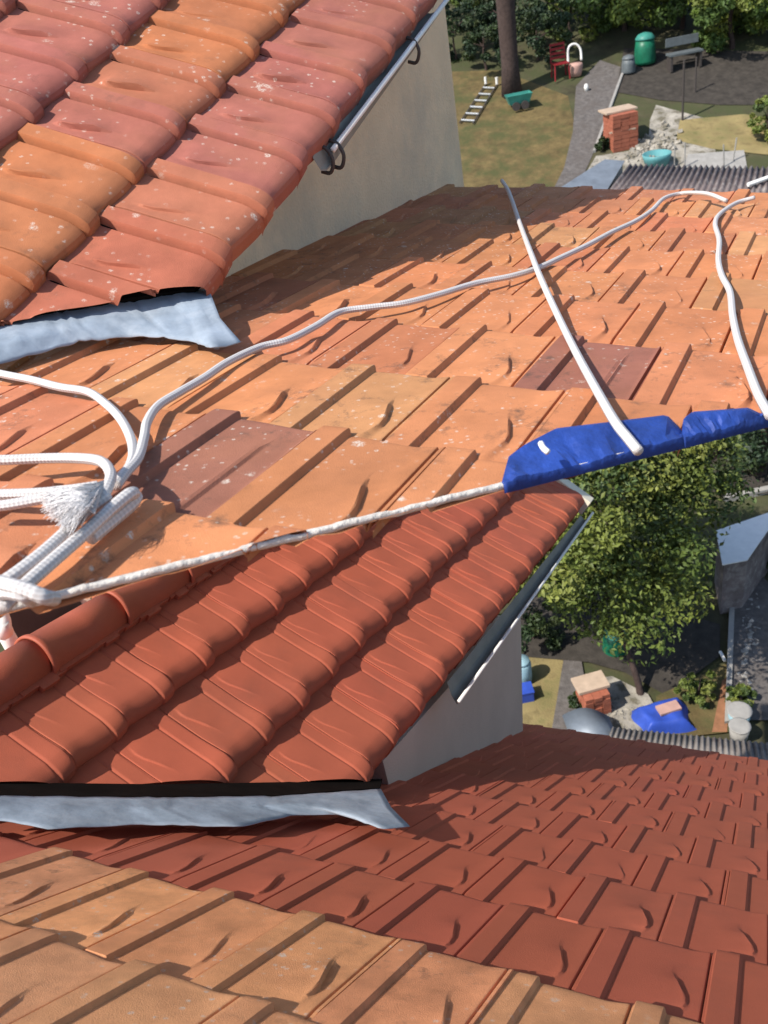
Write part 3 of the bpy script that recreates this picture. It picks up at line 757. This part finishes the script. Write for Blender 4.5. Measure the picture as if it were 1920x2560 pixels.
# ---- trees and shrubs
def leaves(center, rad, n, ls, cols, seed, clumps=40, fill=.35, up=.5):
    rg = np.random.default_rng(seed)
    d = rg.normal(size=(clumps, 3)); d /= np.linalg.norm(d, axis=1)[:, None]
    cc = d * (rg.uniform(fill, 1.18, clumps) ** .7)[:, None] * rad
    cr = rg.uniform(.12, .34, clumps) * np.mean(rad)
    k = rg.integers(0, clumps, n)
    dd = rg.normal(size=(n, 3)); dd /= np.linalg.norm(dd, axis=1)[:, None]
    pos = center + cc[k] + dd * (cr[k] * rg.uniform(.3, 1, n) ** .5)[:, None] * [1, 1, .75]
    nor = dd * .7 + rg.normal(size=(n, 3)) * .55 + [0, 0, up]; nor /= np.linalg.norm(nor, axis=1)[:, None]
    t = np.cross(nor, rg.normal(size=(n, 3))); t /= np.linalg.norm(t, axis=1)[:, None]; b = np.cross(nor, t)
    s = ls * rg.uniform(.6, 1.35, n)[:, None]
    droop = nor * s * .25
    V = np.stack([pos - t * s, pos - b * s * .5 - droop * .0, pos + t * s - droop, pos + b * s * .5], 1).reshape(-1, 3)
    F = np.arange(n * 4).reshape(-1, 4)
    cl = np.array(cols)[rg.integers(0, len(cols), clumps)][k] * rg.uniform(.7, 1.3, n)[:, None]
    return V, F, np.repeat(cl, 4, 0)
GREENS = [(.105, .135, .024), (.13, .155, .027), (.075, .11, .02), (.16, .18, .036), (.055, .085, .02)]
DGREENS = [(.022, .042, .014), (.03, .05, .014), (.018, .035, .014), (.04, .055, .016)]
BGREENS = [(.12, .16, .025), (.09, .135, .022), (.06, .10, .02), (.15, .18, .03)]
def plant(name, base, center, rad, n, ls, cols, seed, label, cat, group, trunk=.06, clumps=40, limbs=5, crown='crown'):
    t = thing(name, base, label, cat, group)
    V, F, C = leaves(np.array(center), np.array(rad), n, ls, cols, seed, clumps)
    mesh_obj(crown, V, F, M_LEAF, t, tint=C)
    mb = MB(); rg = random.Random(seed)
    base = np.array(base); center = np.array(center)
    top = center + UP * rad[2] * .3
    mid = base * .5 + center * .5 + np.array([rg.gauss(0, .05), rg.gauss(0, .05), 0]) * rad[0]
    mb.tube(spline([base - UP * .05, base * .75 + mid * .25 + np.array([.02, 0, 0]), mid, center, top], 4), list(np.linspace(trunk * 1.25, trunk * .35, 17)), 9)
    for i in range(limbs):
        a = rg.uniform(0, 6.28); st = mid * (.5 - i * .08) + center * (.5 + i * .08)
        e = center + np.array([math.cos(a) * rad[0] * .75, math.sin(a) * rad[1] * .75, rad[2] * rg.uniform(-.3, .5)])
        mb.tube(spline([st, st * .5 + e * .5 + UP * .08 * rad[2], e], 4), list(np.linspace(trunk * .55, trunk * .12, 9)), 6)
    mb.build('trunk', M_BARK, t, smooth=True)
    return t
def gp0(x, y): p = GP(x, y); return p
# big tree of the lower garden
tb = gp0(1604, 1742)
plant('garden_tree', tb, tb + np.array([-.48, 1.15, 2.75]), (1.75, 1.7, 1.75), 64000, .041, GREENS, 3, 'broad leafy green tree filling the garden beside the repainted house', 'tree', None, trunk=.045, clumps=190, limbs=12)
# dark conifers behind it
for i, (x, y, s, h, lab) in enumerate([(1900, 1190, 1.1, 2.6, 'dark evergreen in deep shade at the right, under the roof edge'), (1790, 1150, .9, 2.2, 'dark evergreen standing just behind the broad leafy tree')]):
    b = gp0(x, y); plant('evergreen', b, b + np.array([0, .3, h * .55]), (s, s, h * .55), 7000, .05, DGREENS, 20 + i, lab, 'tree', 'dark evergreens in the lower garden', trunk=.09, clumps=45)
for i, (x, y, s, lab, cols) in enumerate([
    (1895, 1420, .55, 'dark green bush overgrowing the white slab roof at the right edge', DGREENS),
    (1746, 1750, .26, 'small green bush on dry grass between the tree and rusty strip', GREENS),
    (1447, 1772, .15, 'tiny dark bush at the foot of the small brick stack', DGREENS),
    (1330, 1600, .55, 'dark bush against the corner of the grey dormer wall', DGREENS),
    (1850, 1765, .18, 'low green plant beside the white tubs', GREENS)]):
    b = gp0(x, y); plant('bush', b, b + UP * s * .8, (s, s, s * .8), int(1500 + 2500 * s), .035, cols, 40 + i, lab, 'bush', 'bushes in the lower garden', trunk=.02, clumps=18, limbs=3)

# upper garden planting
tb = gp0(1280, 236)
t = thing('pine_tree', tb, 'tall bare brown tree trunk rising out of the upper lawn', 'tree')
MB().tube([tb - UP * .1, tb + UP * .8, tb + UP * 3, tb + UP * 7], [.34, .26, .28, .26], 12).build('trunk', M_BARK, t, smooth=True)
V, F, C = leaves(tb + UP * 8.0, np.array([2.2, 2.2, 1.6]), 9000, .09, DGREENS, 77, 50); mesh_obj('crown', V, F, M_LEAF, t, tint=C)
ub = [(1140, 150, .8, .9, DGREENS, 'dark shrub beside the corner of the cream dormer wall'),
      (1215, 175, .75, .8, DGREENS, 'dark shrub just left of the tall bare trunk'),
      (1160, 60, 1.2, 1.1, GREENS, 'mid green shrub at the top of the garden, left of the trunk'),
      (1345, 150, .95, .75, DGREENS, 'dark shrub between the trunk and the red chair'),
      (1430, 95, 1.2, .8, GREENS, 'green shrub behind the red chair'),
      (1250, 90, 1.3, .8, DGREENS, 'dark shrub directly behind the tall trunk'),
      (1340, 50, 1.4, 1.0, DGREENS, 'dark shrub at the top edge between trunk and bright trees'),
      (1915, 345, .5, .55, GREENS, 'green bush at the right edge beside the straw grass'),
      (1506, 375, .16, .16, DGREENS, 'tiny dark bush beside the tall brick stack')]
for i, (x, y, s, h, cols, lab) in enumerate(ub):
    b = gp0(x, y); plant('shrub', b, b + UP * h, (s, s, h), int(2200 + 1800 * s), .055, cols, 60 + i, lab, 'shrub', 'shrubs of the upper garden', trunk=.04, clumps=26, limbs=3)
bt = [(1560, 75, 2.0, 1.3, 'bright green tree overhanging the green bin'), (1705, 70, 2.0, 1.4, 'bright green tree behind the grey bench'),
      (1830, 120, 1.6, 1.2, 'bright green low-branched tree right of the grey bench'), (1925, 110, 1.8, 1.5, 'bright green tree in the top right corner')]
for i, (x, y, s, h, lab) in enumerate(bt):
    b = gp0(x, y); plant('leafy_tree', b, b + UP * (h + .25), (s, s, h), 11000, .075, BGREENS, 90 + i, lab, 'tree', 'bright green trees along the top', trunk=.08, clumps=50)

# ---- things in the gardens
def frame(p): return np.array([1., 0, 0]), np.array([0, 1., 0])
def brick_stack(base, wd, dp, ht, rot, courses, label, plank):
    t = thing('brick_stack', base, label, 'brick stack', 'brick stacks in the gardens')
    c, s = math.cos(rot), math.sin(rot); X = np.array([c, s, 0]); Y = np.array([-s, c, 0]); mb = MB()
    for i in range(courses):
        z = (i + .5) * ht / courses; nb = 3
        for j in range(nb):
            for k in range(2):
                o = base + X * ((j + .5) / nb - .5) * wd + Y * ((k + .5) / 2 - .5) * dp + UP * z + np.array([random.gauss(0, .004), random.gauss(0, .004), 0])
                mb.box(o, X * wd / nb * .48, Y * dp / 2 * .48, UP * ht / courses * .46)
    mb.build('bricks', M_BRICK, t)
    if plank:
        o = base + UP * (ht + .03) + Y * dp * .25
        p = tag(MB().box(o, X * wd * .62, Y * dp * .42, UP * .025).build('plank', M_PLANK, None, bevel=.005), plank, 'plank', 'boards covering the brick stacks')
p = gp0(1562, 377); brick_stack(p + np.array([0, .35, 0]), .72, .7, .95, .08, 9, 'tall stack of red bricks on rubble above the orange eaves', 'weathered pale board lying on the tall brick stack')
p = gp0(1490, 1788); brick_stack(p + np.array([0, .1, 0]), .36, .36, .42, .1, 6, 'small stack of red bricks in the garden beside the repainted house', 'weathered pale board lying on the small brick stack')
p = gp0(1540, 350) + UP * .35
tag(MB().box(p - np.array([0, .55, 0]), np.array([.36, 0, 0]), np.array([0, .02, 0]), UP * .02).build('batten', M_PLANK, None), 'thin pale batten leaning across the front of the tall brick stack', 'batten')

def chair(base, s, mt, label, cat):
    t = thing('garden_chair', base, label, cat, 'chairs in the upper garden')
    X, Y = np.array([.23 * s, 0, 0]), np.array([0, .22 * s, 0])
    for sx in (-1, 1):
        for sy in (-1, 1): MB().tube([base + X * sx + Y * sy, base + X * sx * .9 + Y * sy * .8 + UP * .45 * s], .022 * s, 6).build('leg', mt, t)
    mb = MB()
    for i in range(5): mb.box(base + UP * .45 * s + Y * (-.9 + .45 * i), X, Y * .16, UP * .012 * s)
    mb.build('seat', mt, t); mb = MB()
    for sx in (-1, 1): mb.tube([base + X * sx + Y * .9 + UP * .45 * s, base + X * sx * .9 + Y * 1.35 + UP * .98 * s], .02 * s, 6)
    for i in range(4): mb.box(base + UP * (.58 + .12 * i) * s + Y * (1 + .09 * i), X, UP * .035 * s, Y * .04)
    mb.build('backrest', mt, t); return t
chair(gp0(1402, 198), 1.0, M_RED, 'red slatted garden chair on the shaded lawn', 'chair')
b = gp0(1440, 190)
t = thing('hoop_chair', b, 'white hoop backed chair with a pinkish seat beside the red chair', 'chair', 'chairs in the upper garden')
MB().tube(spline([b + np.array([-.2, .1, .35]), b + np.array([-.16, .16, .78]), b + np.array([.05, .18, .86]), b + np.array([.2, .14, .7]), b + np.array([.2, .05, .4])], 6), .035, 8).build('backrest', M_WHITE, t, smooth=True)
MB().lathe(b, [(.16, .0), (.19, .12), (.22, .3), (.2, .36), (.0, .37)], 14).build('seat', M_PINK, t, smooth=True)

def bin_(base, r, h, mt, label, cat, group, lidmt=None):
    t = thing('garden_bin', base, label, cat, group)
    MB().lathe(base, [(r * .95, 0), (r, h * .1), (r * .92, h * .5), (r * .82, h * .78)], 18).build('body', mt, t, smooth=True)
    MB().lathe(base + UP * h * .78, [(r * .88, 0), (r * .88, h * .05), (r * .62, h * .17), (r * .2, h * .22), (.0, h * .225)], 18).build('lid', lidmt or mt, t, smooth=True)
    return t
bin_(gp0(1612, 158), .33, .85, M_GREEN, 'tall green compost bin under the bright green trees', 'bin', 'garden bins', M_TEAL)
bin_(gp0(1571, 182), .22, .5, M_GREYP, 'small grey blue can beside the tall green bin', 'bin', 'garden bins')
bin_(gp0(1538, 1625), .19, .42, M_GREEN, 'round green bin at the foot of the broad leafy tree', 'bin', 'garden bins', M_TEAL)
# teal barrow
b = gp0(1298, 272)
t = thing('wheelbarrow', b, 'teal plastic barrow standing on the dry lawn below the tall trunk', 'wheelbarrow')
X, Y = np.array([.38, 0, 0]), np.array([0, .22, 0])
MB().add([b + UP * .16 - X * .75 - Y * .7, b + UP * .16 + X * .75 - Y * .7, b + UP * .16 + X * .75 + Y * .7, b + UP * .16 - X * .75 + Y * .7,
          b + UP * .42 - X - Y, b + UP * .42 + X - Y, b + UP * .42 + X + Y, b + UP * .42 - X + Y,
          b + UP * .36 - X * .9 - Y * .9, b + UP * .36 + X * .9 - Y * .9, b + UP * .36 + X * .9 + Y * .9, b + UP * .36 - X * .9 + Y * .9],
         [(3, 2, 1, 0), (0, 1, 5, 4), (1, 2, 6, 5), (2, 3, 7, 6), (3, 0, 4, 7), (4, 5, 9, 8), (5, 6, 10, 9), (6, 7, 11, 10), (7, 4, 8, 11), (8, 9, 10, 11)]).build('tray', M_TEAL, t)
for sx in (-1, 1):
    MB().lathe(b + UP * .12 + X * .35 * sx - Y * .9, [(.12, 0), (.12, .05)], 14, axis=np.array([0, -1., 0]), xdir=np.array([1., 0, 0])).build('wheel', M_IRON, t)
# ladder lying on the grass
ra, rb = gp0(1150, 312), gp0(1215, 215); sa = gp0(1183, 314); sb = gp0(1243, 216)
t = thing('ladder', ra, 'grey ladder with pale rungs lying on the grass beside the cream wall', 'ladder')
for a, b_ in ((ra, rb), (sa, sb)): MB().tube([a + UP * .06, b_ + UP * .06], .022, 6).build('rail', M_IRON, t); MB().tube([b_ + UP * .06, b_ + UP * .26], .04, 8).build('tip', M_WHITE, t)
for i in range(6):
    f = (i + .35) / 6
    MB().tube([ra * (1 - f) + rb * f + UP * .07, sa * (1 - f) + sb * f + UP * .07], .028, 6).build('rung', M_ALU, t)
# bench and poles
b = gp0(1710, 172)
t = thing('bench', b, 'grey wooden bench below the bright green trees', 'bench')
MB().box(b + UP * .45, np.array([.5, 0, 0]), np.array([0, .2, 0]), UP * .03).build('seat', M_GREYP, t, bevel=.006)
MB().box(b + UP * .75 + np.array([0, .22, 0]), np.array([.5, 0, 0]), np.array([0, .02, 0]), UP * .12).build('backrest', M_GREYP, t, bevel=.006)
for sx in (-1, 1): MB().box(b + UP * .21 + np.array([.44 * sx, 0, 0]), np.array([.03, 0, 0]), np.array([0, .17, 0]), UP * .21).build('leg', M_IRON, t)
for x, y, h, r, lab in ((1706, 302, 1.55, .03, 'tall thin dark pole in the soil between brick stack and straw grass'), (1738, 232, .95, .025, 'shorter thin dark pole in front of the grey bench')):
    b = gp0(x, y); tag(MB().tube([b - UP * .1, b + UP * h], r, 8).build('pole', M_IRON, None), lab, 'pole', 'thin dark poles')
for i, (x, y, h, lab) in enumerate(((1686, 418, .55, 'pale stake nearest the brick stack, behind the dark corrugated roof'), (1712, 420, .65, 'second pale stake from the brick stack'), (1810, 420, .6, 'pale leaning stake in the middle of the paving'), (1832, 405, .6, 'pale stake farthest from the brick stack'))):
    b = gp0(x, y); tag(MB().tube([b - UP * .05, b + UP * h + np.array([random.gauss(0, .06), 0, 0])], .018, 6).build('stake', M_CONC, None), lab, 'stake', 'pale stakes behind the corrugated roof')
a, b = gp0(1556, 188), gp0(1486, 382)
mb = MB(); mb.prism([a - np.array([.04, 0, .05]), a + np.array([.04, 0, -.05]), b + np.array([.04, 0, -.05]), b - np.array([.04, 0, .05])], UP * .12)
k = mb.build('kerb', M_CONC, None); k['kind'] = 'structure'
b = gp0(1642, 412)
t = thing('water_tub', b, 'turquoise tub peeping over the dark corrugated roof', 'tub')
MB().lathe(b, [(.3, 0), (.36, .2), (.38, .3), (.35, .3), (.32, .1), (0, .09)], 20).build('shell', mat('turquoise_plastic', (.10, .28, .29), .5, .1, 5.), t, smooth=True)
b = gp0(1466, 228); tag(MB().lathe(b, [(.05, 0), (.07, .12), (.04, .2), (0, .21)], 10).build('flower_pot', M_WHITE, None, smooth=True), 'tiny white pot at the edge of lawn and path', 'pot')

# sheds in front of the upper garden
def shed(name, px, lift, mt, label, group, corr=0.0, n=60, wallmt=None):
    q = [GP(x, y, lift) for x, y in px]     # near left, near right, far right, far left
    t = thing(name, (np.mean([p[0] for p in q]), np.mean([p[1] for p in q]), gz(np.mean([p[1] for p in q]))), label, 'shed', group)
    V = []
    for i in range(n + 1):
        f = i / n; hh = corr * math.sin(i * math.pi / 2) if corr else 0
        V += [q[0] * (1 - f) + q[1] * f + UP * hh, q[3] * (1 - f) + q[2] * f + UP * hh]
    o = mesh_obj('roof', V, [(2 * i, 2 * i + 2, 2 * i + 3, 2 * i + 1) for i in range(n)], mt, t, smooth=bool(corr))
    md = o.modifiers.new('thick', 'SOLIDIFY'); md.thickness = .015; md.offset = -1
    c = sum(q) / 4; ins = [c + (p - c) * .93 - UP * (corr + .03) for p in q]
    V = ins + [np.array([p[0], p[1], gz(p[1]) - .1]) for p in ins]
    MB().add(V, [(3, 2, 1, 0), (4, 5, 6, 7)] + [(i, (i + 1) % 4, 4 + (i + 1) % 4, 4 + i) for i in range(4)]).build('wall', wallmt or M_CONC, t)
    return t
shed('lean_to', [(1368, 490), (1490, 520), (1562, 402), (1512, 398)], .9, M_SHEET, 'low lean-to with a blue grey sheet roof beyond the orange eaves', 'garden sheds', 0, 2)
shed('shed', [(1488, 520), (1990, 540), (1990, 420), (1572, 412)], 1.0, M_CORR, 'shed with a dark corrugated roof beyond the orange eaves', 'garden sheds', .045, 120)
a, b = GP(1870, 462, 1.1), GP(1960, 430, 1.1); tag(MB().tube([a, b], .05, 8).build('pipe', M_WHITE, None), 'pale pipe end on the dark corrugated roof at the right edge', 'pipe')

# lower garden things
shed('shed', [(1500, 1905), (1990, 1960), (1960, 1862), (1530, 1818)], .35, M_CORR2, 'low shed with pale grey corrugated roof below the red eaves', 'garden sheds', .02, 120)
q = [GP(x, y, .25) for x, y in ((1425, 1842), (1478, 1800), (1512, 1806), (1545, 1845))]
V = []
for f in np.linspace(0, 1, 9):
    a = q[0] * (1 - f) + q[3] * f; hgt = math.sin(f * math.pi)
    V += [a + UP * .14 * hgt - np.array([0, .15, 0]), a + UP * .16 * hgt + np.array([0, .38, 0])]
o = mesh_obj('bent_sheet', V, [(2 * i, 2 * i + 2, 2 * i + 3, 2 * i + 1) for i in range(8)], M_SHEET, None, smooth=True); o.modifiers.new('thick', 'SOLIDIFY').thickness = .006
tag(o, 'bent blue grey metal sheet on the ground below the small brick stack', 'metal sheet')
shed('flat_roofed_shed', [(1806, 1412), (1868, 1400), (1960, 1268), (1790, 1326)], 1.0, M_WHITE, 'white flat roofed shed half hidden by a dark bush', 'garden sheds', 0, 2, M_CORR)
a, b = gp0(1812, 1252), gp0(1960, 1222)
k = MB().prism([a + np.array([0, -.06, 0]), b + np.array([0, -.06, 0]), b + np.array([0, .06, 0]), a + np.array([0, .06, 0])], UP * .1).build('kerb', M_CONC, None); k['kind'] = 'structure'
a, b = gp0(1832, 1455), gp0(1818, 1815)
k = MB().prism([a + np.array([-.04, 0, 0]), a + np.array([.04, 0, 0]), b + np.array([.04, 0, 0]), b + np.array([-.04, 0, 0])], UP * .1).build('kerb', M_CONC, None); k['kind'] = 'structure'
a, b = gp0(1800, 1636), gp0(1812, 1658); tag(MB().tube([a + UP * .05, b + UP * .05], .025, 6).build('pipe', M_WHITE, None), 'short white pipe lying on grass beside the gravel walk', 'pipe')
# blue sheet heap with a pink slab on it
ctr = gp0(1664, 1818); n = 26; V = []
for j in range(n + 1):
    for i in range(n + 1):
        x, y = i / n * 2 - 1, j / n * 2 - 1; r = max(abs(x), abs(y)); hgt = .20 * (1 - sst(.55, 1.0, np.array(r))) + .02 * math.sin(6 * x + 3 * y) * (1 - r) + .005
        V.append(ctr + np.array([x * .40 * (1 + .1 * math.sin(4 * y)), y * .30 * (1 + .1 * math.sin(3 * x)) + .1, float(hgt)]))
F = [(j * (n + 1) + i, j * (n + 1) + i + 1, (j + 1) * (n + 1) + i + 1, (j + 1) * (n + 1) + i) for j in range(n) for i in range(n)]
tag(mesh_obj('tarpaulin', V, F, M_BLUE, None, smooth=True), 'blue tarpaulin heaped over something in the garden below the red eaves', 'tarpaulin', 'blue tarpaulins')
tag(MB().box(ctr + np.array([.08, .12, .225]), np.array([.15, .02, 0]), np.array([-.01, .08, 0]), UP * .02).build('slab', M_PINK, None, bevel=.004), 'pinkish slab weighing down the blue garden tarpaulin', 'slab')
b = gp0(1312, 1748); t = thing('crate', b, 'blue plastic crate at the foot of the grey dormer wall', 'crate')
MB().box(b + UP * .1, np.array([.12, 0, 0]), np.array([0, .1, 0]), UP * .1).build('body', M_BLUE, t, bevel=.008)
MB().box(b + UP * .215, np.array([.13, 0, 0]), np.array([0, .11, 0]), UP * .012).build('rim', M_BLUE, t, bevel=.004)
b = gp0(1308, 1705); t = thing('water_butt', b, 'pale blue water butt beside the grey dormer wall', 'water butt')
MB().lathe(b, [(.12, 0), (.14, .15), (.14, .38), (.11, .42)], 16).build('body', M_LBLUE, t, smooth=True); MB().lathe(b + UP * .42, [(.125, 0), (.12, .03), (0, .04)], 16).build('lid', M_LBLUE, t, smooth=True)
for x, y, r, h, mt_, lab in ((1846, 1806, .15, .22, M_LBLUE, 'upper pale tub beside the gravel walk'), (1846, 1850, .13, .26, M_CONC, 'lower pale bucket beside the gravel walk')):
    b = gp0(x, y); t = thing('bucket', b, lab, 'bucket', 'tubs beside the gravel walk')
    MB().lathe(b, [(r * .8, 0), (r, h), (r * .92, h), (r * .75, .03), (0, .03)], 16).build('body', mt_, t, smooth=True)
    MB().lathe(b + UP * h * .98, [(r * 1.0, 0), (r * 1.06, .01), (r * 1.06, .025), (r * .93, .025)], 16).build('rim', M_CONC, t, smooth=True)
# loose rubble stones, too many and too mixed to count
def stones(name, poly, n, smin, smax, mt, seed):
    rg = random.Random(seed); mb = MB(); P = [GP(x, y, .02) for x, y in poly]
    for i in range(n):
        wts = [rg.random() ** 1.2 for _ in P]; s_ = sum(wts); p = sum(q * (a / s_) for q, a in zip(P, wts))
        s = rg.uniform(smin, smax); A = np.linalg.qr(np.random.default_rng(seed + i).normal(size=(3, 3)))[0]
        mb.box(p, A[0] * s, A[1] * s * .7, A[2] * s * .5)
    o = mb.build(name, mt, None); o['kind'] = 'stuff'; return o
stones('rubble', [(1640, 280), (1770, 310), (1780, 400), (1480, 430), (1500, 395), (1630, 380)], 160, .03, .09, M_RUBBLE, 5)
stones('rubble', [(1470, 1720), (1620, 1745), (1630, 1830), (1430, 1840), (1450, 1790)], 170, .015, .045, M_RUBBLE, 6)
stones('rubble', [(1845, 1470), (1900, 1470), (1900, 1780), (1830, 1780)], 150, .02, .05, M_CONC, 8)
